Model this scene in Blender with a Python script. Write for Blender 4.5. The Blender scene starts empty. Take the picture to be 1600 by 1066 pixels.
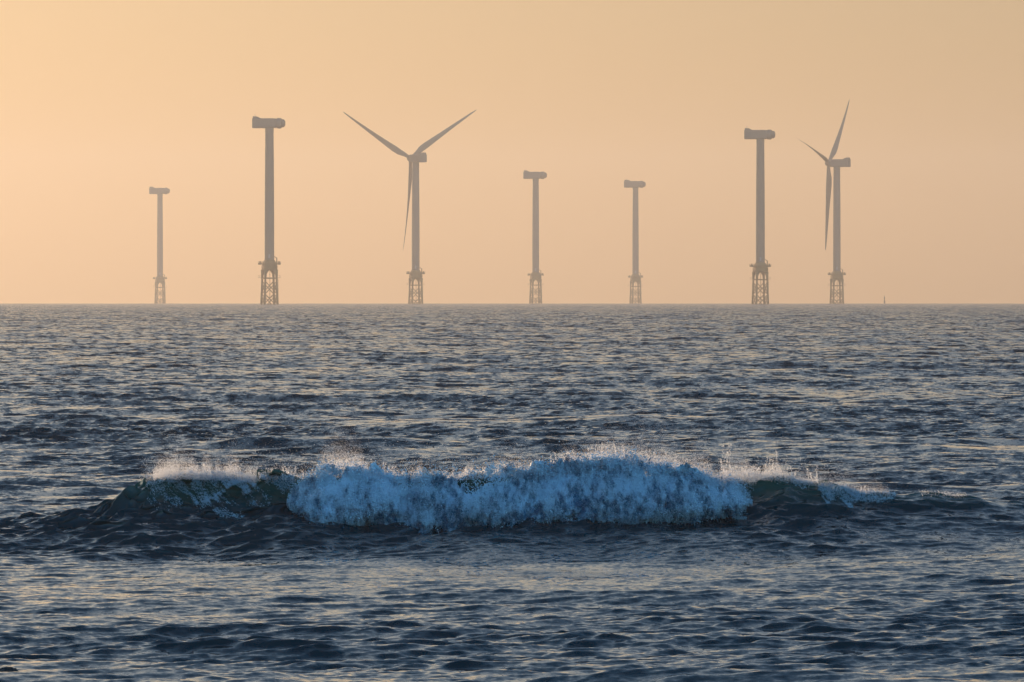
import bpy, math
import numpy as np
C = bpy.context.scene
R = math.radians
# ------------------------------------------------------------------ camera, sky, sun, exposure
CAM_H = 4.0
PX = 7.5e-5                      # radians per photograph pixel (300 mm lens)
EARTH = 6.371e6
cam_d = bpy.data.cameras.new('camera'); cam = bpy.data.objects.new('camera', cam_d)
C.collection.objects.link(cam); C.camera = cam
cam_d.lens = 300; cam_d.sensor_width = 36; cam_d.clip_start = 0.5; cam_d.clip_end = 60000
cam.location = (0, 0, CAM_H)
cam.rotation_euler = (R(90) - (533 - 460) * PX, 0, 0)
SUN_EL, SUN_AZ = R(9), R(-30)    # azimuth from +Y, negative = left
w = bpy.data.worlds.new("World"); C.world = w; w.use_nodes = True
nt = w.node_tree
sky = nt.nodes.new('ShaderNodeTexSky'); sky.sky_type = 'NISHITA'; sky.sun_disc = False
sky.sun_elevation = SUN_EL; sky.sun_rotation = SUN_AZ
sky.air_density = 1.0; sky.dust_density = 1.5; sky.ozone_density = 2.0
bg = nt.nodes['Background']; bg.inputs[1].default_value = 0.086
# dusty peach air low down, deeper blue overhead
tc_ = nt.nodes.new('ShaderNodeTexCoord'); sp_ = nt.nodes.new('ShaderNodeSeparateXYZ'); nt.links.new(tc_.outputs['Generated'], sp_.inputs[0])
mr_ = nt.nodes.new('ShaderNodeMapRange'); mr_.inputs['From Min'].default_value = .06; mr_.inputs['From Max'].default_value = .6
nt.links.new(sp_.outputs['Z'], mr_.inputs['Value'])
tn_ = nt.nodes.new('ShaderNodeMix'); tn_.data_type = 'RGBA'; tn_.inputs['A'].default_value = (1.08, 1.0, 1.10, 1); tn_.inputs['B'].default_value = (1.0, 1.56, 1.88, 1)
nt.links.new(mr_.outputs[0], tn_.inputs['Factor'])
ml_ = nt.nodes.new('ShaderNodeMix'); ml_.data_type = 'RGBA'; ml_.blend_type = 'MULTIPLY'; ml_.inputs['Factor'].default_value = 1
# sky behind the viewer, multiplied brighter and bluer as added light on the foam
mb_ = nt.nodes.new('ShaderNodeMapRange'); mb_.inputs['From Min'].default_value = -.05; mb_.inputs['From Max'].default_value = -.6
nt.links.new(sp_.outputs['Y'], mb_.inputs['Value'])
tb_ = nt.nodes.new('ShaderNodeMix'); tb_.data_type = 'RGBA'; tb_.inputs['B'].default_value = (3.1, 5.2, 6.5, 1)
nt.links.new(mb_.outputs[0], tb_.inputs['Factor']); nt.links.new(tn_.outputs['Result'], tb_.inputs['A'])
nt.links.new(sky.outputs[0], ml_.inputs['A']); nt.links.new(tb_.outputs['Result'], ml_.inputs['B']); nt.links.new(ml_.outputs['Result'], bg.inputs[0])
sun_d = bpy.data.lights.new('sun', 'SUN'); sun_d.energy = 5.0; sun_d.angle = R(0.5); sun_d.color = (1, .70, .45)
sun = bpy.data.objects.new('sun', sun_d); C.collection.objects.link(sun)
sun.rotation_euler = (R(90) - SUN_EL, 0, math.pi - SUN_AZ)
C.view_settings.view_transform = 'Standard'; C.view_settings.look = 'None'
C.view_settings.gamma = 1; C.view_settings.exposure = -0.5
C.render.engine = 'CYCLES'
cy = C.cycles
cy.max_bounces = 8; cy.diffuse_bounces = 3; cy.glossy_bounces = 3; cy.transmission_bounces = 4; cy.volume_bounces = 0
cy.transparent_max_bounces = 8; cy.caustics_reflective = False; cy.caustics_refractive = False
cy.sample_clamp_indirect = 6; cy.sample_clamp_direct = 8
cy.use_denoising = True; cy.denoiser = 'OPENIMAGEDENOISE'; cy.denoising_input_passes = 'RGB_ALBEDO_NORMAL'

# ------------------------------------------------------------------ helpers
rng = np.random.default_rng(7)

def nodes(name):
    m = bpy.data.materials.new(name); m.use_nodes = True
    return m, m.node_tree, m.node_tree.nodes['Principled BSDF']

def np_mesh(name, V, F, mat, parent=None, smooth=True):
    """V (n,3), F (m,k) -> one linked mesh object"""
    me = bpy.data.meshes.new(name)
    me.vertices.add(len(V)); me.vertices.foreach_set('co', np.ascontiguousarray(V, np.float32).ravel())
    k = F.shape[1]
    me.loops.add(F.size); me.loops.foreach_set('vertex_index', np.ascontiguousarray(F, np.int32).ravel())
    me.polygons.add(len(F)); me.polygons.foreach_set('loop_start', np.arange(0, F.size, k, dtype=np.int32))
    me.polygons.foreach_set('use_smooth', np.full(len(F), smooth))
    me.update(calc_edges=True)
    me.materials.append(mat)
    o = bpy.data.objects.new(name, me); C.collection.objects.link(o)
    if parent: o.parent = parent
    return o

def add_attr(o, name, data):
    a = o.data.attributes.new(name, 'FLOAT', 'POINT'); a.data.foreach_set('value', np.ascontiguousarray(data, np.float32))

class MB:
    """collects lofts, boxes and tubes into one mesh"""
    def __init__(s): s.v = []; s.f = []
    def ring_loft(s, rings, cap=True):
        n = len(rings[0]); b = len(s.v)
        for r in rings: s.v += [tuple(p) for p in r]
        for i in range(len(rings) - 1):
            for j in range(n):
                a = b + i*n + j; c = b + i*n + (j+1) % n
                s.f.append((a, c, c + n, a + n))
        if cap:
            s.f.append(tuple(b + j for j in reversed(range(n))))
            s.f.append(tuple(b + (len(rings)-1)*n + j for j in range(n)))
    def tube(s, p, q, r0, r1=None, n=10):
        r1 = r0 if r1 is None else r1
        p = np.array(p, float); q = np.array(q, float); d = (q-p)/np.linalg.norm(q-p)
        u = np.cross(d, (0, 0, 1) if abs(d[2]) < .9 else (1, 0, 0)); u /= np.linalg.norm(u); v = np.cross(d, u)
        s.ring_loft([[c + r*(math.cos(t)*u + math.sin(t)*v) for t in np.linspace(0, 2*math.pi, n, endpoint=False)] for c, r in ((p, r0), (q, r1))])
    def lathe(s, prof, n=24, c=(0, 0, 0)):
        s.ring_loft([[(c[0]+r*math.cos(t), c[1]+r*math.sin(t), c[2]+z) for t in np.linspace(0, 2*math.pi, n, endpoint=False)] for r, z in prof])
    def box(s, a, b):
        (x0, y0, z0), (x1, y1, z1) = a, b; k = len(s.v)
        s.v += [(x0,y0,z0),(x1,y0,z0),(x1,y1,z0),(x0,y1,z0),(x0,y0,z1),(x1,y0,z1),(x1,y1,z1),(x0,y1,z1)]
        s.f += [tuple(k+i for i in q) for q in ((3,2,1,0),(4,5,6,7),(0,1,5,4),(1,2,6,5),(2,3,7,6),(3,0,4,7))]
    def build(s, name, mat, parent=None, smooth=False):
        me = bpy.data.meshes.new(name); me.from_pydata(s.v, [], s.f); me.materials.append(mat)
        if smooth: me.polygons.foreach_set('use_smooth', [True]*len(me.polygons))
        o = bpy.data.objects.new(name, me); C.collection.objects.link(o)
        if parent: o.parent = parent
        return o

def tag(o, label=None, cat=None, group=None, kind=None):
    if label: o['label'] = label
    if cat: o['category'] = cat
    if group: o['group'] = group
    if kind: o['kind'] = kind
    return o

def empty(name, loc, rz=0):
    o = bpy.data.objects.new(name, None); C.collection.objects.link(o); o.location = loc; o.rotation_euler = (0, 0, rz); return o

# ------------------------------------------------------------------ wave field: FFT tiles, each holding one band of wavelengths
def tile(n, size, lo, hi, rms, spread, seed, ang=0.0, chop=0.8, pw=-2.5):
    g = np.random.default_rng(seed)
    k1 = np.fft.fftfreq(n, size/n)*2*np.pi
    kx, ky = np.meshgrid(k1, k1, indexing='ij'); k = np.hypot(kx, ky); k[0, 0] = 1
    lam = 2*np.pi/k
    band = np.clip((hi*1.15 - lam)/(hi*.3), 0, 1)*np.clip((lam - lo*.85)/(lo*.3), 0, 1)
    c = np.abs((kx*math.sin(ang) + ky*math.cos(ang))/k)
    amp = k**pw*np.sqrt(band)*(c**spread + .05)
    amp[0, 0] = 0
    H = amp*(g.standard_normal((n, n)) + 1j*g.standard_normal((n, n)))
    h = np.fft.ifft2(H).real; s = rms/h.std()
    dx = np.fft.ifft2(1j*kx/k*H).real*s*chop; dy = np.fft.ifft2(1j*ky/k*H).real*s*chop
    return (size, n, np.stack([dx, dy, h*s], -1).astype(np.float32))

def sample(t, x, y, rot=0.0, ch=None):
    size, n, A = t
    c, s_ = math.cos(rot), math.sin(rot)
    u = (c*x + s_*y)/size*n; v = (-s_*x + c*y)/size*n
    iu = np.floor(u).astype(np.int64); iv = np.floor(v).astype(np.int64)
    fu = (u-iu).astype(np.float32)[..., None]; fv = (v-iv).astype(np.float32)[..., None]
    iu0 = iu % n; iv0 = iv % n; iu1 = (iu+1) % n; iv1 = (iv+1) % n
    if ch is not None: A = A[..., ch:ch+1]
    r = (A[iu0, iv0]*(1-fu) + A[iu1, iv0]*fu)*(1-fv) + (A[iu0, iv1]*(1-fu) + A[iu1, iv1]*fu)*fv
    if ch is not None: return r[..., 0]
    X = r[..., 0]*c - r[..., 1]*s_; Y = r[..., 0]*s_ + r[..., 1]*c
    return np.stack([X, Y, r[..., 2]], -1)

T_A = tile(512, 211.0, 7, 34, .075, 2.5, 1, .10, .9)
T_B = tile(1024, 47.0, .8, 6.5, .058, 3.4, 2, -.12, 1.15, -2.2)
T_C = tile(1024, 11.3, .14, 1.0, .013, 2.6, 3, .2, 1.15, -2.0)
T_M = tile(256, 90.0, 8, 60, 1.0, 0, 4)          # gust patches
F1 = tile(512, 5.0, .05, 1.2, 1.0, 0, 11, 0, 0, -1.9)   # froth noise, coarse to fine
F2 = tile(512, 1.3, .012, .25, 1.0, 0, 12, 0, 0, -1.5)

WD = 138.0                        # distance of the breaking crest
WS = WD*PX                        # metres per photograph pixel there
def wx(px): return (px - 800)*WS
def wz(py, d=WD): return CAM_H - d*(py - 460)*PX
_cx = np.array([-700,-300,-100,0,100,180,230,300,450,600,800,1000,1150,1200,1280,1340,1400,1470,1540,1600,1700,1900,2300])
_cz = np.array([.1,.12,.16,.24,.42,.68,1.02,1.08,1.03,1.05,1.05,1.08,1.04,1.02,.98,.82,.78,.82,.64,.54,.42,.22,.05])
def crest_z(px): return np.interp(px, _cx, _cz)
_lx = np.array([-300,0,150,230,300,470,700,1000,1150,1250,1350,1480,1600,1900])
_ls = np.array([3.2,3.0,1.6,.75,.65,.8,.9,.9,.9,1.0,1.3,1.0,1.5,2.4])
def crest_y(x):
    px = x/WS + 800
    return WD + .25*np.sin(x*.9 + .4) + .12*np.sin(x*2.3) + np.interp(px, [-300, 0, 200, 800, 1200, 1600, 1900], [2.0, 1.1, .2, 0, .1, .9, 2.0])
def wave_h(x, y):
    px = x/WS + 800
    A = crest_z(px); L = np.interp(px, _lx, _ls)
    s = crest_y(x) - y                         # >0 : in front of the crest
    front = .53*np.exp(-np.abs(s/L)**1.5) + .47*np.exp(-(np.abs(s)/(4.8))**2) - .17*np.exp(-((s - 7.5 - 1.6*np.sin(x*.7) - .9*np.sin(x*1.9 + 2))/3.4)**2)
    back = 1/(1 + (s/3.6)**2)**.9
    return A*np.where(s > 0, front, back)
def wave_mask(x, y):
    px = x/WS + 800
    s = crest_y(x) - y
    return np.clip(crest_z(px)/.6, 0, 1)*np.where(s > 0, np.exp(-(np.abs(s)/7.0)**2), np.exp(-(s/9.0)**2))

# ------------------------------------------------------------------ water material
def water_material():
    m, t, b = nodes('sea_water'); N = t.nodes; Lk = t.links
    b.inputs['IOR'].default_value = 1.333
    geo = N.new('ShaderNodeNewGeometry')
    att = N.new('ShaderNodeAttribute'); att.attribute_name = 'rough'
    rip = N.new('ShaderNodeAttribute'); rip.attribute_name = 'ripple'
    grn = N.new('ShaderNodeAttribute'); grn.attribute_name = 'green'
    scl = N.new('ShaderNodeAttribute'); scl.attribute_name = 'fine'
    Lk.new(att.outputs['Fac'], b.inputs['Roughness'])
    mix = N.new('ShaderNodeMix'); mix.data_type = 'RGBA'
    mix.inputs['A'].default_value = (.006, .027, .034, 1); mix.inputs['B'].default_value = (.014, .070, .052, 1)
    Lk.new(grn.outputs['Fac'], mix.inputs['Factor'])
    Lk.new(mix.outputs['Result'], b.inputs['Base Color'])
    # unresolved ripples tilt the normal
    def ripple(scale, sy, detail):
        mp = N.new('ShaderNodeMapping'); mp.inputs['Scale'].default_value = (1, sy, 1)
        Lk.new(geo.outputs['Position'], mp.inputs['Vector'])
        n = N.new('ShaderNodeTexNoise'); n.inputs['Scale'].default_value = scale; n.inputs['Detail'].default_value = detail
        n.inputs['Roughness'].default_value = .62
        Lk.new(mp.outputs['Vector'], n.inputs['Vector'])
        sub = N.new('ShaderNodeVectorMath'); sub.operation = 'SUBTRACT'; sub.inputs[1].default_value = (.5, .5, .5)
        Lk.new(n.outputs['Color'], sub.inputs[0])
        mul = N.new('ShaderNodeVectorMath'); mul.operation = 'MULTIPLY'; mul.inputs[1].default_value = (1, 1, 0)
        Lk.new(sub.outputs[0], mul.inputs[0]); return mul
    r1 = ripple(9.0, 1.0, 3); r2 = ripple(1.5, 1.0, 4)
    def scale(v, f):
        s = N.new('ShaderNodeVectorMath'); s.operation = 'SCALE'; Lk.new(v.outputs[0], s.inputs[0]); Lk.new(f, s.inputs['Scale']); return s
    s1 = scale(r1, scl.outputs['Fac']); s2 = scale(r2, rip.outputs['Fac'])
    a1 = N.new('ShaderNodeVectorMath'); a1.operation = 'ADD'; Lk.new(s1.outputs[0], a1.inputs[0]); Lk.new(s2.outputs[0], a1.inputs[1])
    a2 = N.new('ShaderNodeVectorMath'); a2.operation = 'ADD'; Lk.new(a1.outputs[0], a2.inputs[0]); Lk.new(geo.outputs['Normal'], a2.inputs[1])
    nn = N.new('ShaderNodeVectorMath'); nn.operation = 'NORMALIZE'; Lk.new(a2.outputs[0], nn.inputs[0])
    Lk.new(nn.outputs[0], b.inputs['Normal'])
    return m
M_WATER = water_material()

# ------------------------------------------------------------------ the sea: one sheet from the shore to beyond the horizon
def build_sea():
    # rows: fine where the camera sees the water steeply or the wave breaks, coarser with distance
    ys = [3.0]
    while ys[-1] < 9800:
        y = ys[-1]
        if y < 80: d = 1.2 if y < 74 else .3
        elif y < 130.5: d = .065
        elif y < 140: d = .035
        elif y < 170: d = .075
        else: d = .075 + (y-170)/1450
        ys.append(y + d)
    ys = np.array(ys)
    # columns: bearings, dense over the photographed sector
    core = np.linspace(-.072, .072, 1500)
    out = .072 + np.cumsum(.00012*1.045**np.arange(170)); out = out[out < 1.1]
    us = np.concatenate([-out[::-1], core, out])
    Y = ys[:, None] + 0*us[None]; X = ys[:, None]*us[None]
    ds = np.gradient(ys)[:, None]; du = (ys[:, None]*np.gradient(us)[None])
    P = np.zeros(X.shape + (3,), np.float32)
    fade = lambda lam, sp: np.clip(lam/(2.2*sp) - .35, 0, 1)
    spc = np.maximum(np.minimum(ds, 3.0), du)
    calm = 1 - .5*wave_mask(X, Y)
    gust = 1 + .22*np.clip(sample(T_M, X, Y, .3, 2), -1.5, 1.5)
    fa = 1/(1+np.clip((spc-6)/6, 0, None))
    fb = fade(2.8, du*1.0)*np.clip(1.25 - ds/4, .35, 1)
    fc = fade(.55, np.maximum(ds, du))
    P += sample(T_A, X, Y, .35)*(fa*calm*(1 - .35*np.clip((137-Y)/9, 0, 1)))[..., None]
    P += sample(T_B, X, Y, -.22)*(fb*gust*(1 - .42*np.clip((137-Y)/9, 0, 1))*(1 - .3*wave_mask(X, Y)))[..., None]
    P += sample(T_C, X, Y, .61)*(fc*gust*(1 - .40*np.clip((137-Y)/9, 0, 1))*(1 + .65*np.clip(sample(T_M, X*2.3+9, Y*.9, .1, 2), -1.3, 1.3))*(1+.8*wave_mask(X, Y)))[..., None]
    H = wave_h(X, Y)
    # striations drawn up the left shoulder of the wave
    px = X/WS + 800; s = crest_y(X) - Y
    st = np.exp(-((px-175)/75)**2)*np.exp(-((s-1.0)/1.6)**2)
    H += st*(.075*np.sin((X*1.0 + .55*s)*8.0 + 1.5*np.sin(X*2.1)) + .03*np.sin((X + .6*s)*21.0 + 2*np.sin(X*3)))
    st2 = np.clip((px-1100)/200, 0, 1)*np.exp(-((s-2.0)/2.4)**2)*crest_z(px)
    H += st2*.035*np.sin((X*.55 - 1.0*s)*4.0 + 1.3*np.sin(X*1.3) + sample(T_B, X, Y, .9, 2)*14)
    # pulled towards the shore at the crest: the steep lip
    fz = wave_mask(X, Y)*np.clip(H/.5, 0, 1)*(s > -.3)
    P[..., 1] -= fz*(.28*sample(T_B, X*1.1 + H*2.6, H*5.0 - X*1.3, 0, 2) + .016*sample(F1, X*.35 + H*.9, H*2.2 - X*.55, .1, 2) + .008*sample(F1, X*1.3, H*5 - X*1.2, .3, 2))
    H = H + np.clip(H/.6, 0, 1)*np.exp(-(s/1.2)**2)*(.035*np.sin(X*3.1+1) + .022*np.sin(X*7.7) + .5*sample(T_B, X*3, 0*X, 0, 2))
    lip = np.exp(-np.where(s > 0, s/.5, -s/2.0))*np.clip((crest_z(px) - .55)/.5, 0, 1)
    P[..., 2] += H - (X**2 + Y**2)/(2*EARTH)
    P[..., 0] += X; P[..., 1] += Y - .35*lip
    nr, nc = X.shape
    idx = np.arange(nr*nc, dtype=np.int32).reshape(nr, nc)
    F = np.stack([idx[:-1, :-1], idx[:-1, 1:], idx[1:, 1:], idx[1:, :-1]], -1)
    # unresolved slopes
    rough = .022 + .12*np.clip((Y-250)/2500, 0, 1)**.6
    ripple = (.9 - .5*np.clip((137-Y)/9, 0, 1)) + .9*np.clip((Y-150)/100, 0, 1) + 2.4*np.clip((Y-220)/1800, 0, 1)**.6
    fine = .8*np.clip(1.6 - Y/700, 0, 1)*(1 - .35*np.clip((137-Y)/9, 0, 1))*(1-.5*wave_mask(X, Y))
    green = np.clip((H-.50)/.4, 0, 1)*np.exp(-np.clip(s, 0, None)/1.5)  # glow of light through the thin crest, put into the base colour
    # faces of the breaking wave become its own mesh
    Xc = X[:-1, :-1]; Yc = Y[:-1, :-1]
    edge = .55 + .12*np.clip(sample(T_M, Xc*4, Yc*4, 0, 2), -1.2, 1.2)
    wm = wave_mask(Xc, Yc)*np.clip(crest_z(Xc/WS+800)/.5, 0, 1) > edge
    V = P.reshape(-1, 3); at = {'rough': rough + 0*X, 'ripple': ripple + 0*X, 'fine': fine + 0*X, 'green': green}
    def sub(sel, name, parent=None):
        f = F[sel]; used = np.zeros(len(V), bool); used[f.ravel()] = True
        mp = np.cumsum(used, dtype=np.int32) - 1
        o = np_mesh(name, V[used], mp[f], M_WATER, parent)
        for k, a in at.items(): add_attr(o, k, a.ravel()[used])
        return o
    fs = (s > -.4) & (s < 4.0) & (crest_z(px) > .5)
    global FACE
    FACE = (px[fs], P[fs].astype(np.float64), (ds + 0*X)[fs])
    sea = sub(~wm, 'sea'); tag(sea, kind='structure')
    wave = empty('breaking_wave', (0, WD, 0))
    tag(wave, 'breaking wave with blue white foam and warm backlit spray on its crest', 'wave')
    face = sub(wm, 'wave_face', wave); face.matrix_parent_inverse = wave.matrix_world.inverted()
    face.location = (0, -WD, 0)
    return sea, wave
sea, wave = build_sea()

# ------------------------------------------------------------------ white water, spray
def froth_material(name, col, trans, wet=None):
    """froth: dense bubbles scatter white, thin lacy froth lets the dark water show"""
    m, t, b = nodes(name); N = t.nodes
    b.inputs['Roughness'].default_value = .55; b.inputs['Specular IOR Level'].default_value = .3
    tr = N.new('ShaderNodeBsdfTranslucent')
    if wet:
        at_ = N.new('ShaderNodeAttribute'); at_.attribute_name = 'froth'
        mc = N.new('ShaderNodeMix'); mc.data_type = 'RGBA'; mc.inputs['A'].default_value = (*wet, 1); mc.inputs['B'].default_value = (*col, 1)
        t.links.new(at_.outputs['Fac'], mc.inputs['Factor'])
        t.links.new(mc.outputs['Result'], b.inputs['Base Color']); t.links.new(mc.outputs['Result'], tr.inputs['Color'])
    else:
        b.inputs['Base Color'].default_value = (*col, 1); tr.inputs['Color'].default_value = (*col, 1)
    mx = N.new('ShaderNodeMixShader'); mx.inputs[0].default_value = trans
    t.links.new(b.outputs[0], mx.inputs[1]); t.links.new(tr.outputs[0], mx.inputs[2])
    t.links.new(mx.outputs[0], N['Material Output'].inputs['Surface'])
    return m
M_FOAM = froth_material('foam', (.66, .84, .95), .15, (.04, .15, .24))
M_SPRAY = froth_material('spray', (.96, .96, .96), .92)
def froth_density(x, z, h):
    a = sample(F1, x*.8 + .25*z, z*.45, .1, 2); b = sample(F1, x*2.6 + .4*z + 3, z*1.5, .1, 2); c = sample(F2, x*1.3, z*.8, .1, 2)
    return np.clip((.56 + .55*np.clip(h-.35, -.35, .65)) + .17*a + .19*b + .20*c, 0, 1)

OCT_V = np.array([(1,0,0),(-1,0,0),(0,1,0),(0,-1,0),(0,0,1),(0,0,-1)], np.float32)
OCT_F = np.array([(0,2,4),(2,1,4),(1,3,4),(3,0,4),(2,0,5),(1,2,5),(3,1,5),(0,3,5)], np.int32)
def droplets(name, P, r, mat, parent, dens=None, flake=False):
    n = len(P)
    q = rng.standard_normal((n, 4)); q /= np.linalg.norm(q, axis=1)[:, None]
    a, b, c, d = q.T
    Rm = np.stack([1-2*(c*c+d*d), 2*(b*c-a*d), 2*(b*d+a*c), 2*(b*c+a*d), 1-2*(b*b+d*d), 2*(c*d-a*b), 2*(b*d-a*c), 2*(c*d+a*b), 1-2*(b*b+c*c)], -1).reshape(n, 3, 3)
    S = rng.uniform(.6, 1.4, (n, 3))*r[:, None]
    if flake:      # droplets torn into thin lenses that pass the low sun
        q4 = np.array([(1,0,0),(0,1,0),(-1,0,0),(0,-1,0)], np.float32)*1.25
        V = np.einsum('nij,nvj->nvi', Rm, q4[None]*S[:, None, :]) + P[:, None, :]
        F = np.arange(n*4, dtype=np.int32).reshape(n, 4)
    else:
        V = np.einsum('nij,nvj->nvi', Rm, OCT_V[None]*S[:, None, :]) + P[:, None, :]
        F = (OCT_F[None] + (np.arange(n)*6)[:, None, None]).reshape(-1, 3)
    o = np_mesh(name, V.reshape(-1, 3), F, mat, parent, not flake)
    o.location = (0, -WD, 0)
    if dens is not None: add_attr(o, 'froth', np.repeat(dens, 6))
    return o

def fn(x, z, y=0.0):
    """froth noise in the plane of the face"""
    return sample(F1, x + .3*y, z*1.0 + .21*y, .3, 2), sample(F2, x + y, z, .7, 2)

_tx = np.array([455, 480, 520, 560, 620, 700, 780, 850, 900, 950, 1000, 1050, 1100, 1150, 1165])
_ty = np.array([775, 748, 733, 736, 748, 746, 737, 739, 728, 720, 726, 738, 750, 764, 780])
_by = np.array([790, 803, 826, 836, 833, 832, 827, 823, 821, 824, 822, 812, 806, 796, 788])
def ftop(px): return wz(np.interp(px, _tx, _ty))
def fbot(px): return wz(np.interp(px, _tx, _by), WD - 1.9)
def foam_y(x, z, px):
    """how far in front of the crest the tumbling front stands at height z"""
    zt, zb = ftop(px), fbot(px)
    h = np.clip((z - zb)/(zt - zb), 0, 1)
    endf = np.clip(np.minimum(px-455, 1165-px)/60, 0, 1)**.5
    a, b = fn(x, z)
    c = sample(T_B, x*2.2, z*2.2, .2, 2)/.05
    lump = np.abs(sample(T_B, x*1.6 + 5, z*1.9, .2, 2)/.062) + .6*np.abs(sample(T_B, x*3.9, z*4.3 + 2, 1.1, 2)/.062)
    s = .30 + (1.55*(1-h**1.6) + .1)*(.45+.55*endf) + .07*a*(1+b*.2) + .012*b + .24*lump*np.sin(np.pi*np.clip(h, .04, .9))**.6 + .05*c
    return crest_y(x) - s - .30

def build_foam():
    nx, nz = 1100, 240
    U, W = np.meshgrid(np.linspace(472, 1150, nx), np.linspace(0, 1, nz), indexing='ij')
    X = wx(U); zt = ftop(U); zb = fbot(U)
    jag = .035*sample(F1, X, 0*X + 3.3, 0, 2) + .02*sample(F2, X, 0*X, 0, 2)
    jagb = .09*sample(F1, X, 0*X + 1.1, 0, 2) + .9*np.minimum(sample(T_B, X*1.4, 0*X + 9, 0, 2), .04)
    Z = zb + jagb + .02 + (zt - .05 + jag - zb)*W
    Y = foam_y(X, Z, U)
    # close the sheet: roll the top back over the crest, tuck the foot under
    V = np.stack([X, Y, Z], -1)
    top = []
    for k in range(1, 9):
        v = V[:, -1].copy(); a = k/8
        v[:, 1] += 1.3*a; v[:, 2] -= .25*a**2 + .02*sample(F1, v[:, 0], v[:, 1]*2, 0, 2)
        top.append(v)
    low = V[:, 0].copy(); low[:, 1] += .8; low[:, 2] -= .15
    V = np.concatenate([low[:, None], V, np.stack(top, 1)], 1)
    nr, nc = V.shape[:2]; idx = np.arange(nr*nc, dtype=np.int32).reshape(nr, nc)
    F = np.stack([idx[:-1, :-1], idx[1:, :-1], idx[1:, 1:], idx[:-1, 1:]], -1).reshape(-1, 4)
    o = np_mesh('foam', V.reshape(-1, 3), F, M_FOAM, wave); o.location = (0, -WD, 0)
    hh = np.concatenate([W[:, :1], W, np.ones((nx, 8))], 1)
    add_attr(o, 'froth', froth_density(V[..., 0], V[..., 2], hh).ravel())

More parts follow.
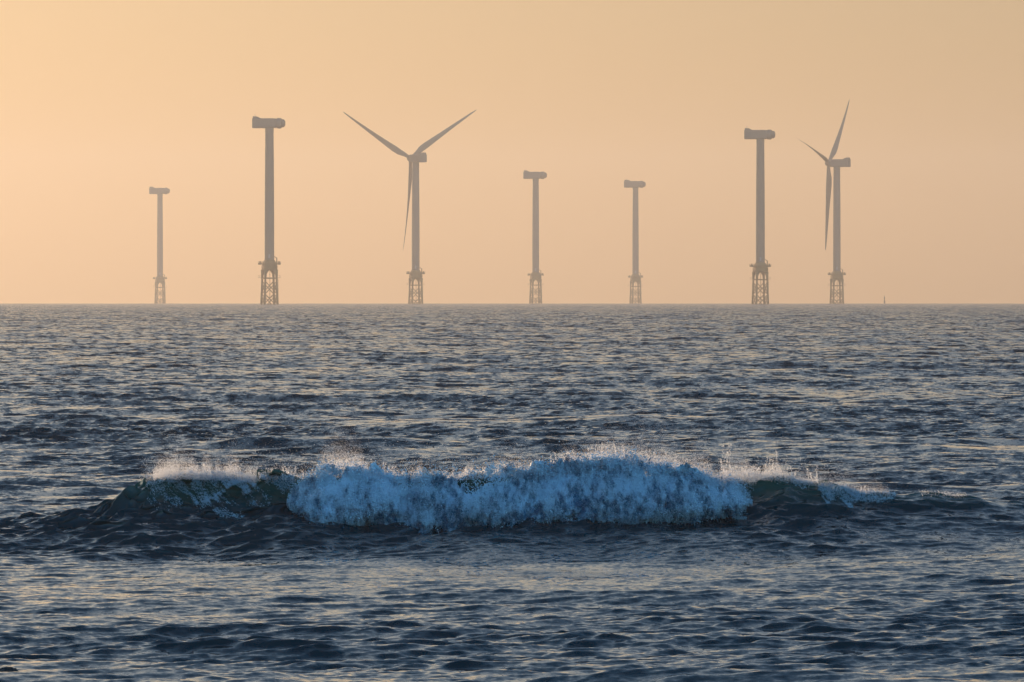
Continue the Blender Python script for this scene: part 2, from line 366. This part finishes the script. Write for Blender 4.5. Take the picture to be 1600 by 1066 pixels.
def build_spray():
    # clots thrown out of the tumbling front
    n = 420000
    px = rng.uniform(452, 1172, n); x = wx(px)
    zt, zb = ftop(px), fbot(px)
    h = rng.random(n)*1.12 - .07 + .05*sample(F1, x, 0*x+7, 0, 2)*(rng.random(n) < .5)
    z = zb + (zt - zb)*h
    a, b = fn(x, z)
    e = np.minimum(px-452, 1172-px)
    keep = (rng.random(n) < np.clip(.55 + .3*a + .15*b, .05, 1))*(rng.random(n) < np.clip(e/25, 0.1, 1))
    y = foam_y(x, z, px) - rng.exponential(.035, n)
    ex = rng.exponential(.03, n)
    z = z + np.where(h < .12, -ex*.8, np.where(h > .85, ex*1.5, rng.normal(0, .02, n)))
    P = np.stack([x, y, z], -1)[keep]
    r = .0035 + .011*rng.random(len(P))**2.5
    d = droplets('foam_clots', P, r, M_FOAM, wave, np.clip(froth_density(P[:, 0], P[:, 2], h[keep]) + rng.normal(.10, .16, len(P)), 0, 1)); d['kind'] = 'stuff'
    # spray blown off the crest: (px, py of base, spread px, rise px, count, density exponent)
    Ps = []; Rs = []
    def puff(x0, x1, yb, rise, cnt, back=1.2, rr=(.0012, .0038), mod=1.0):
        cnt = int(cnt*2.5)
        px = rng.uniform(x0, x1, cnt); ex = np.clip(np.minimum(px-x0, x1-px)/((x1-x0)*.25), 0, 1)
        base = np.interp(px, yb[0], yb[1]); a, b = fn(wx(px)*.8, 0*px + x0)
        c = np.sin(px*.11 + x0) + np.sin(px*.047 + 1)
        up = rng.exponential(1.0, cnt)*rise*(.25+.75*ex)*np.clip(.7 + .45*a*mod + .2*c, .1, 2.2)
        y = crest_y(wx(px)) - .45 + rng.uniform(-.3, 1, cnt)*back
        py = base + rng.uniform(-2, 8, cnt) - up
        Ps.append(np.stack([wx(px), y, wz(py, y)], -1)); Rs.append(rng.uniform(*rr, cnt)*np.clip(1.25-up/(4*rise), .5, 1.2))
    TOP = (_tx, _ty)
    puff(462, 1160, TOP, 7, 45000, mod=1.8)
    puff(470, 660, TOP, 16, 26000, 2.0, mod=1.8)
    puff(700, 860, TOP, 8, 12000)
    puff(860, 1110, TOP, 14, 36000)
    puff(1000, 1180, ([1000, 1180], [735, 752]), 16, 14000)
    L = ([225, 250, 300, 360, 420, 470], [748, 742, 742, 744, 748, 745])
    puff(228, 470, L, 5, 4500, mod=2.5); puff(240, 400, L, 15, 18000, mod=2.4); puff(250, 330, L, 20, 7000, 2.5, mod=2)
    puff(1118, 1230, ([1118, 1170, 1230], [752, 742, 745]), 9, 12000, mod=2.0)
    puff(1190, 1300, ([1190, 1300], [744, 755]), 4, 5000)
    puff(1290, 1390, ([1290, 1390], [764, 772]), 6, 4000, mod=2)
    puff(1440, 1510, ([1440, 1510], [768, 772]), 2, 400)
    # strands flung upwards along short arcs
    def strands(cnt, x0, x1, yb, hgt):
        for _ in range(cnt):
            p0 = rng.uniform(x0, x1); n_ = int(rng.uniform(25, 90)); t = np.sort(rng.random(n_))
            hh = hgt*rng.uniform(.4, 1.0)**1.5*1.6; lean = rng.normal(1.0, 3.5)
            py = np.interp(p0, yb[0], yb[1]) + 3 - hh*(1-(1-t)**1.7) + rng.normal(0, .5, n_)
            px_ = p0 + lean*t + rng.normal(0, .35 + .7*t, n_)
            y = crest_y(wx(px_)) - .45 + rng.normal(.2, .25)
            Ps.append(np.stack([wx(px_), y + 0*t, wz(py, y)], -1)); Rs.append(rng.uniform(.003, .0075, n_)*(1.2 - .6*t))
    # fine mist drifting back over the wave
    n_ = 150000; p_ = rng.uniform(215, 1330, n_); x_ = wx(p_); y_ = crest_y(x_) + rng.exponential(5, n_)
    z_ = np.maximum(wave_h(x_, y_) + rng.exponential(.14, n_), .05)
    Ps.append(np.stack([x_, y_, z_], -1)); Rs.append(rng.uniform(.0012, .0035, n_))
    strands(260, 470, 1150, TOP, 11); strands(120, 860, 1060, TOP, 20); strands(90, 500, 620, TOP, 17)
    strands(130, 245, 460, L, 13); strands(70, 1118, 1240, ([1118, 1170, 1240], [750, 741, 745]), 14)
    strands(10, 1128, 1142, ([1128, 1142], [740, 740]), 32); strands(8, 1185, 1215, ([1185, 1215], [740, 742]), 28)
    strands(6, 1262, 1278, ([1262, 1278], [750, 752]), 17); strands(24, 1290, 1370, ([1290, 1370], [760, 770]), 8)
    s = droplets('spray', np.concatenate(Ps), np.concatenate(Rs), M_SPRAY, wave, None, True); s['kind'] = 'stuff'
    # thin veils of foam sliding down the dark face
    Ps.clear(); Rs.clear()
    def veil(x0, x1, yb, drop, cnt, thr=0.0, rr=(.002, .007)):
        fpx, fP, fd = FACE
        fpy = 460 + (CAM_H - fP[:, 2])/fP[:, 1]/PX; fx = 800 + fP[:, 0]/fP[:, 1]/PX
        base = np.interp(fx, yb[0], yb[1]); ex = np.clip(np.minimum(fx-x0, x1-fx)/((x1-x0)*.2), 0, 1)
        t = (fpy - base)/(drop*(.3 + .7*ex))
        sl = np.nonzero((fx > x0) & (fx < x1) & (t > -.1) & (t < 1.1))[0]
        if not len(sl): return
        i = rng.choice(sl, cnt); t = t[i]; Q = fP[i] + rng.normal(0, .012, (cnt, 3))
        Q[:, 1] -= .02 + rng.exponential(.03, cnt); Q[:, 2] += rng.exponential(.012, cnt)
        a, b = fn(Q[:, 0]*.9 + Q[:, 2]*.8, Q[:, 2]*.6)
        k = rng.random(cnt) < np.clip(.75 + .55*a + .25*b - thr - .8*np.clip(t, 0, 1), 0, 1)
        Ps.append(Q[k]); Rs.append(rng.uniform(*rr, cnt)[k])
    veil(262, 460, L, 40, 42000, .05); veil(290, 400, L, 60, 30000, 0)
    veil(228, 300, L, 70, 9000, .25)
    veil(1118, 1180, ([1118, 1180], [748, 745]), 60, 20000, .1)
    veil(1160, 1270, ([1160, 1270], [744, 750]), 20, 8000, .15)
    veil(1278, 1345, ([1278, 1345], [757, 768]), 26, 12000); veil(1330, 1400, ([1330, 1400], [768, 772]), 14, 5000, .1)
    v = droplets('foam_veil', np.concatenate(Ps), np.concatenate(Rs), M_FOAM, wave, rng.uniform(.5, 1, len(np.concatenate(Rs)))); v['kind'] = 'stuff'
build_foam(); build_spray()

# ------------------------------------------------------------------ wind turbines
def paint(name, col, rough, dirt=.12):
    m, t, b = nodes(name); N = t.nodes
    n = N.new('ShaderNodeTexNoise'); n.inputs['Scale'].default_value = .35; n.inputs['Detail'].default_value = 6
    tc = N.new('ShaderNodeTexCoord'); mp = N.new('ShaderNodeMapping'); mp.inputs['Scale'].default_value = (1, 1, .12)
    t.links.new(tc.outputs['Object'], mp.inputs['Vector']); t.links.new(mp.outputs['Vector'], n.inputs['Vector'])
    cr = N.new('ShaderNodeValToRGB'); cr.color_ramp.elements[0].position = .3; cr.color_ramp.elements[1].position = .65
    cr.color_ramp.elements[0].color = (*[c*(1-dirt) for c in col], 1); cr.color_ramp.elements[1].color = (*col, 1)
    t.links.new(n.outputs['Fac'], cr.inputs['Fac']); t.links.new(cr.outputs['Color'], b.inputs['Base Color'])
    b.inputs['Roughness'].default_value = rough
    return m
M_GREY_SHADED = paint('shaded_grey_paint', (.20, .17, .13), .8)  # light grey turbine paint, with its deep shade darkened into the colour
M_YELLOW = paint('yellow_paint', (.26, .15, .05), .85, .25)
M_STEEL = paint('galvanised_steel', (.30, .30, .29), .5)
M_GLASSRED = paint('red_lamp_glass', (.4, .03, .02), .3)

PZ = 23.0                          # working platform above the sea
HUBZ = 103.0

def rounded_section(w, h, r, n=6):
    pts = []
    for cx, cz, a0 in ((w/2-r, h/2-r, 0), (-w/2+r, h/2-r, 90), (-w/2+r, -h/2+r, 180), (w/2-r, -h/2+r, 270)):
        for k in range(n+1):
            a = R(a0 + 90*k/n); pts.append((cx + r*math.cos(a), cz + r*math.sin(a)))
    return pts

def make_base(root, jrot):
    jk = MB()
    half_t, half_b = 3.2, 3.68
    z0, z1 = -9.0, PZ - 3.2
    ang = [R(45 + 90*i) + jrot for i in range(4)]
    def leg(i, z):
        f = (z1 - z)/(z1 - 0.0); hh = (half_t + (half_b-half_t)*max(f, 0))*1.414*(1 if z > -1 else 1.05)
        return np.array((hh*math.cos(ang[i]), hh*math.sin(ang[i]), z))
    for i in range(4):
        l = MB(); l.tube(leg(i, z0), leg(i, 14.5), .58, .58, 12); l.tube(leg(i, 14.5), leg(i, z1), .58, .95, 12)
        l.build('leg', M_YELLOW, root, True)
    levels = [(-8.5, -1.0), (-1.0, 7.6), (7.6, 14.6)]
    jb = MB()
    for i in range(4):
        j = (i+1) % 4
        for za, zb in ((-1.5, 6.0), (6.0, 13.2)):
            jb.tube(leg(i, za), leg(j, zb), .27, n=8); jb.tube(leg(j, za), leg(i, zb), .27, n=8)
        jb.tube(leg(i, 15.0), leg(j, 15.0), .38, n=8)
        jb.tube(leg(i, 4.3), leg(j, 4.3), .16, n=6)
    jb.build('brace', M_YELLOW, root, True)
    # transition piece: block with arched feet over the four legs
    tp = MB()
    n = 32
    def sq(z, s, k):  # square-ish ring blending to circle
        pts = []
        for t in np.linspace(0, 2*math.pi, n, endpoint=False):
            c, sn = math.cos(t), math.sin(t); q = max(abs(c), abs(sn))
            rr = s*((1-k) + k/q) if k else s
            a = t + jrot
            pts.append((rr*math.cos(a), rr*math.sin(a), z))
        return pts
    tp.ring_loft([sq(PZ-3.4, 3.75, .92), sq(PZ-1.2, 3.85, .92), sq(PZ+.6, 3.6, .6), sq(PZ+2.4, 2.95, 0)])
    # arch haunches along each side
    for i in range(4):
        p, q = leg(i, z1), leg((i+1) % 4, z1)
        for e0, e1 in ((p, q), (q, p)):
            d = (e1-e0)/np.linalg.norm(e1-e0)
            for k in range(5):
                a = k/5; b_ = (k+1)/5
                w0 = .9 + 1.9*(a**2); w1 = .9 + 1.9*(b_**2)
                zz0 = PZ - 3.3 - 3.0*(1-a); zz1 = PZ - 3.3 - 3.0*(1-b_)
                A0 = e0 - d*.3; nrm = np.cross(d, (0, 0, 1))*.45
                r0 = [A0 - nrm + (0, 0, 0), A0 + d*w0 - nrm, A0 + d*w0 + nrm, A0 + nrm]
                r1 = [A0 - nrm, A0 + d*w1 - nrm, A0 + d*w1 + nrm, A0 + nrm]
                tp.ring_loft([[(v[0], v[1], zz0) for v in r0], [(v[0], v[1], zz1) for v in r1]])
    tp.build('transition_piece', M_YELLOW, root)
    # working platform, rail, davit crane, boat landing stage
    pf = MB(); s = 5.2
    ca, sa = math.cos(jrot), math.sin(jrot)
    def rot(x, y, z): return (x*ca - y*sa, x*sa + y*ca, z)
    def rbox(mb, a, b):
        k = len(mb.v); mb.box(a, b); mb.v[k:] = [rot(*v) for v in mb.v[k:]]
    rbox(pf, (-s, -s, PZ), (s, s, PZ+.25)); o = pf.build('platform', M_YELLOW, root)
    rl = MB()
    for k in range(9):
        t = -s + 2*s*k/8
        for x, y in ((t, -s), (t, s), (-s, t), (s, t)): rl.tube(rot(x, y, PZ+.25), rot(x, y, PZ+1.4), .06, n=5)
    for zz in (.8, 1.4):
        for a, b in (((-s, -s), (s, -s)), ((s, -s), (s, s)), ((s, s), (-s, s)), ((-s, s), (-s, -s))):
            rl.tube(rot(*a, PZ+zz), rot(*b, PZ+zz), .07, n=5)
    rl.build('railing', M_YELLOW, root)
    cr = MB(); b0 = rot(3.9, -1.5, PZ+.25); cr.tube(b0, (b0[0], b0[1], PZ+3.6), .32, n=8)
    cr.tube((b0[0], b0[1], PZ+3.4), (b0[0]-1.4, b0[1]+1.2, PZ+4.3), .2, n=6)
    cr.build('davit_crane', M_YELLOW, root)
    for sx in (-1, 1):
        eq = MB(); rbox(eq, (sx*5.6-.9, -1.1, PZ-.35), (sx*5.6+.7, 1.0, PZ+.8))
        rbox(eq, (sx*5.6-.2, -.5, PZ+.8), (sx*5.6+.3, .3, PZ+1.7))
        eq.build('equipment_box', M_YELLOW, root)
    for sx in (-1, 1):
        st = MB(); rbox(st, (min(sx*3.4, sx*6.3), -1.2, 15.25), (max(sx*3.4, sx*6.3), 1.2, 15.4))
        for x in (4.2, 6.2):
            for y in (-1.15, 1.15): st.tube(rot(sx*x, y, 15.3), rot(sx*x, y, 16.5), .05, n=5)
        for y in (-1.15, 1.15): st.tube(rot(sx*4.15, y, 16.5), rot(sx*6.25, y, 16.5), .05, n=5)
        st.build('landing_stage', M_YELLOW, root)
    jt = MB(); jt.tube((.25, 0, -9), (.25, 0, PZ-2), .16, n=8); jt.build('cable_tube', M_YELLOW, root, True)
    ld = MB()
    for dx in (-.25, .25): ld.tube(rot(4.75+dx, -.8, -4), rot(4.75+dx, -.8, 15.2), .07, n=6)
    for k in range(38): ld.tube(rot(4.5, -.8, -3.6+.5*k), rot(5.0, -.8, -3.6+.5*k), .03, n=4)
    ld.build('ladder', M_YELLOW, root)
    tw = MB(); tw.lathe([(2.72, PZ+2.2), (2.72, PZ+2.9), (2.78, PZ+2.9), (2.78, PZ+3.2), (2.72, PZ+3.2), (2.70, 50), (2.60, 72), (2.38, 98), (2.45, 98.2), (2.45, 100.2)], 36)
    tw.build('tower', M_GREY_SHADED, root, False)
    bpy_o = root.children[-1]
    me = bpy_o.data; me.polygons.foreach_set('use_smooth', [True]*len(me.polygons))
    dr = MB(); dr.box((-.5, -2.80, PZ+3.4), (.5, -2.6, PZ+5.6)); dr.build('door', M_STEEL, root)

def make_nacelle(root, yaw, rotor, tilt=5.0):
    """axis = direction the hub points (angle from +X, world)"""
    nac = empty('nacelle', (0, 0, HUBZ), yaw); nac.parent = root
    return nac

def nacelle_mesh(root, yaw, bare):
    # along +X = towards the hub
    mb = MB(); rear = -9.6
    H = 5.6; W = 5.6
    secs = [(rear, W*.96, H*.97, .5), (rear+.5, W, H, .7), (1.5, W, H, .8), (3.4, W, H*.98, 1.2), (4.2, W*.92, H*.88, 1.6)]
    rings = []
    for x, w_, h_, r_ in secs:
        rings.append([(x, a, b) for a, b in rounded_section(w_, h_, r_)])
    mb.ring_loft(rings)
    ca, sa = math.cos(yaw), math.sin(yaw)
    def put(m, name, mat, smooth=False, parent=root):
        m.v = [(x*ca - y*sa, x*sa + y*ca, z + HUBZ) for x, y, z in m.v]
        return m.build(name, mat, parent, smooth)
    body = put(mb, 'nacelle', M_GREY_SHADED)
    # cooler hump at the rear, top
    cb = MB(); cb.ring_loft([[(rear+.2, y, 2.78), (rear+4.6, y, 2.78), (rear+2.6, y, 3.85), (rear+.4, y, 3.95)] for y in (-2.3, 2.3)])
    put(cb, 'cooler', M_GREY_SHADED, parent=body)
    an = MB()
    for y in (-1.5, 1.4): an.tube((rear+1.4, y, 3.8), (rear+1.4, y, 5.2), .06, n=5)
    an.tube((rear+1.4, -1.5, 4.3), (rear+1.4, 1.4, 4.3), .05, n=5)
    put(an, 'wind_sensor', M_STEEL, parent=body)
    # generator drum and hub
    dm = MB(); n = 28
    def ring(x, r, zc=0): return [(x, r*math.cos(t), zc + r*math.sin(t)) for t in np.linspace(0, 2*math.pi, n, endpoint=False)]
    dm.ring_loft([ring(4.22, 2.75), ring(4.5, 3.0), ring(6.4, 3.0), ring(6.9, 2.7)] if bare else [ring(4.22, 2.6), ring(4.35, 2.75), ring(4.8, 2.75)])
    put(dm, 'generator', M_GREY_SHADED, parent=root)
    if bare:
        hb = MB(); hb.ring_loft([ring(6.92, 2.3), ring(8.0, 2.25), ring(8.7, 1.75), ring(9.0, 1.0)])
        put(hb, 'shaft_flange', M_GREY_SHADED, True, parent=root)
    return body

def blade_mesh(L=64.0):
    """span along +Z, chord along +Y, thickness along +X (the rotor axis)"""
    n = 24; rings = []
    st = [(0, 1.15, 1.15, 0), (1.5, 1.15, 1.15, 0), (4, 1.4, 1.05, 20), (9, 2.05, .8, 22), (14, 2.15, .6, 18), (22, 1.8, .42, 13), (32, 1.4, .28, 9), (44, 1.0, .18, 5), (55, .66, .11, 2), (61, .42, .07, 1), (63.3, .22, .04, 0), (64, .05, .015, 0)]
    zs = np.linspace(0, 64, 60)
    S = np.array(st)
    for z in zs:
        c = np.interp(z, S[:, 0], S[:, 1]); th = np.interp(z, S[:, 0], S[:, 2]); tw = R(np.interp(z, S[:, 0], S[:, 3]))
        rnd = np.clip((z-1.5)/7, 0, 1)
        pts = []
        for t in np.linspace(0, 2*math.pi, n, endpoint=False):
            y = c*math.cos(t); x = th*math.sin(t)*(1 - rnd*.55*(math.cos(t)*-.5+.5)**1.0)
            y += rnd*c*.35
            bend = PREB*(z/64)**2.2
            pts.append((x*math.cos(tw) - y*math.sin(tw) + bend, x*math.sin(tw) + y*math.cos(tw), z))
        rings.append(pts)
    m = MB(); m.ring_loft(rings)
    return m
PREB = 3.0

def make_rotor(root, yaw, tilt, cone, az0, pitch):
    hub = MB(); n = 28
    cx = 6.2
    def ring(x, r): return [(x, r*math.cos(t), r*math.sin(t)) for t in np.linspace(0, 2*math.pi, n, endpoint=False)]
    hub.ring_loft([ring(4.82, 2.3), ring(5.2, 2.5), ring(6.6, 2.5), ring(7.8, 2.1), ring(8.6, 1.4), ring(8.9, .6)])
    ct, s_t = math.cos(R(tilt)), math.sin(R(tilt)); ca, sa = math.cos(yaw), math.sin(yaw)
    def place(m):
        out = []
        for x, y, z in m.v:
            x, z = (x-4)*ct - z*s_t + 4, (x-4)*s_t + z*ct       # nose tilted up
            out.append((x*ca - y*sa, x*sa + y*ca, z + HUBZ))
        m.v = out
    place(hub); h = hub.build('hub', M_GREY_SHADED, root, True)
    for k in range(3):
        b = blade_mesh(); a = R(az0 + 120*k); cp, sp = math.cos(R(pitch)), math.sin(R(pitch)); cc, sc_ = math.cos(R(cone)), math.sin(R(cone))
        out = []
        for x, y, z in b.v:
            x, y = x*cp - y*sp, x*sp + y*cp
            z += 1.6
            x, z = x*cc + z*sc_, -x*sc_ + z*cc                  # coned forwards
            y, z = y*math.cos(a) + z*math.sin(a), -y*math.sin(a) + z*math.cos(a)
            out.append((x + cx, y, z))
        b.v = out; place(b); b.build('blade', M_GREY_SHADED, root, True)

def at(px, D): return ((px-800)*PX*D, D, -D*D/(2*EARTH))
GB, GR = 'offshore turbine towers still without rotors', 'offshore wind turbines with three blades'
TURB = [
 # px, distance, yaw deg of hub axis, jacket rot deg, rotor(tilt,cone,az,pitch) , label
 (250, 7786, -4, 15, None, 'smallest and palest rotorless turbine tower, far left of the wind farm'),
 (421, 4848, -3, 17, None, 'tallest rotorless turbine tower, left of the turbine with wide V shaped blades'),
 (649.5, 5926, 126, 18, (7.2, .8, None, -38), 'turbine whose two upper blades spread in a wide V and third hangs down'),
 (837, 6838, -8, 15, None, 'short rotorless tower just right of the turbine with V spread blades'),
 (993, 7356, -20, 16, None, 'short rotorless tower in mid horizon, left of the tall right hand bare tower'),
 (1188, 5178, -6, 17, None, 'tall rotorless turbine tower beside the narrow turned three bladed turbine'),
 (1307.5, 6130, 159, 15, (4.5, 2.2, None, 70), 'turbine turned nearly side on, its upper blade pointing steeply up'),
]
for px, D, yaw, jr, rot_, lab in TURB:
    p_ = at(px, D); t = empty('wind_turbine', (p_[0], p_[1], p_[2] - (1.9 if rot_ else 0))); tag(t, lab, 'wind turbine', GR if rot_ else GB)
    make_base(t, R(jr))
    nacelle_mesh(t, R(yaw), rot_ is None)
    if rot_:
        # blade azimuths measured clockwise as seen by the camera; the hub faces left and towards it
        az = {649.5: -57, 1307.5: -47}[px]
        make_rotor(t, R(yaw), rot_[0], rot_[1], az, rot_[3])

# far navigation mark on the horizon
mk = empty('navigation_mark', at(1382, 6900)); tag(mk, 'tiny banded navigation mark standing on the horizon at right', 'sea mark')
M_DARK = paint('dark_band_paint', (.05, .05, .05), .5)
for (a, b, r, m, nm) in ((-3, 4.0, .9, M_DARK, 'base_band'), (4.01, 6.2, .55, M_YELLOW, 'middle_band'), (6.21, 8.0, .7, M_DARK, 'upper_band')):
    q = MB(); q.lathe([(r*.8, a*.68), (r*.7, b*.68)], 12); q.build(nm, m, mk, False)
q = MB(); q.lathe([(.1, 5.45), (.1, 5.9), (.35, 5.91), (.1, 6.8)], 8); q.build('topmark', M_DARK, mk)

# wet rock at the near left
def rock():
    m, t, b = nodes('wet_rock'); b.inputs['Base Color'].default_value = (.02, .018, .016, 1); b.inputs['Roughness'].default_value = .35
    n = t.nodes.new('ShaderNodeTexNoise'); n.inputs['Scale'].default_value = 12; bu = t.nodes.new('ShaderNodeBump'); bu.inputs['Distance'].default_value = .03
    t.links.new(n.outputs['Fac'], bu.inputs['Height']); t.links.new(bu.outputs['Normal'], b.inputs['Normal'])
    U, V = np.meshgrid(np.linspace(0, 2*np.pi, 96, endpoint=False), np.linspace(0, np.pi*.62, 40), indexing='ij')
    x = np.cos(U)*np.sin(V); y = np.sin(U)*np.sin(V); z = np.cos(V)
    n_ = sample(F1, x*1.2+z, y*1.2, .4, 2)*.05 + .08*np.sin(3*U+1)*np.sin(V)
    P = np.stack([x*(.42+n_), y*(.5+n_), z*(.20+n_*.6)], -1)
    idx = np.arange(P.shape[0]*P.shape[1], dtype=np.int32).reshape(P.shape[:2])
    nx = np.roll(idx, -1, 0)
    F = np.stack([idx[:, :-1], idx[:, 1:], nx[:, 1:], nx[:, :-1]], -1).reshape(-1, 4)
    o = np_mesh('rock', P.reshape(-1, 3), F, m); o.location = (-5.15, 87.5, -.09)
    tag(o, 'dark wet rock just breaking the water at the near left corner', 'rock')
rock()

# ------------------------------------------------------------------ sea haze: even air round everything
hz = MB(); hz.box((-10500, -400, -12), (10500, 11500, 190))
m, t, b = nodes('haze_air'); t.nodes.remove(b)
pv = t.nodes.new('ShaderNodeVolumePrincipled'); pv.inputs['Color'].default_value = (.89, .86, .86, 1)
pv.inputs['Density'].default_value = 6.8e-5; pv.inputs['Anisotropy'].default_value = .55
t.links.new(pv.outputs[0], t.nodes['Material Output'].inputs['Volume'])
haze = hz.build('haze', m); tag(haze, kind='stuff'); haze.display_type = 'BOUNDS'
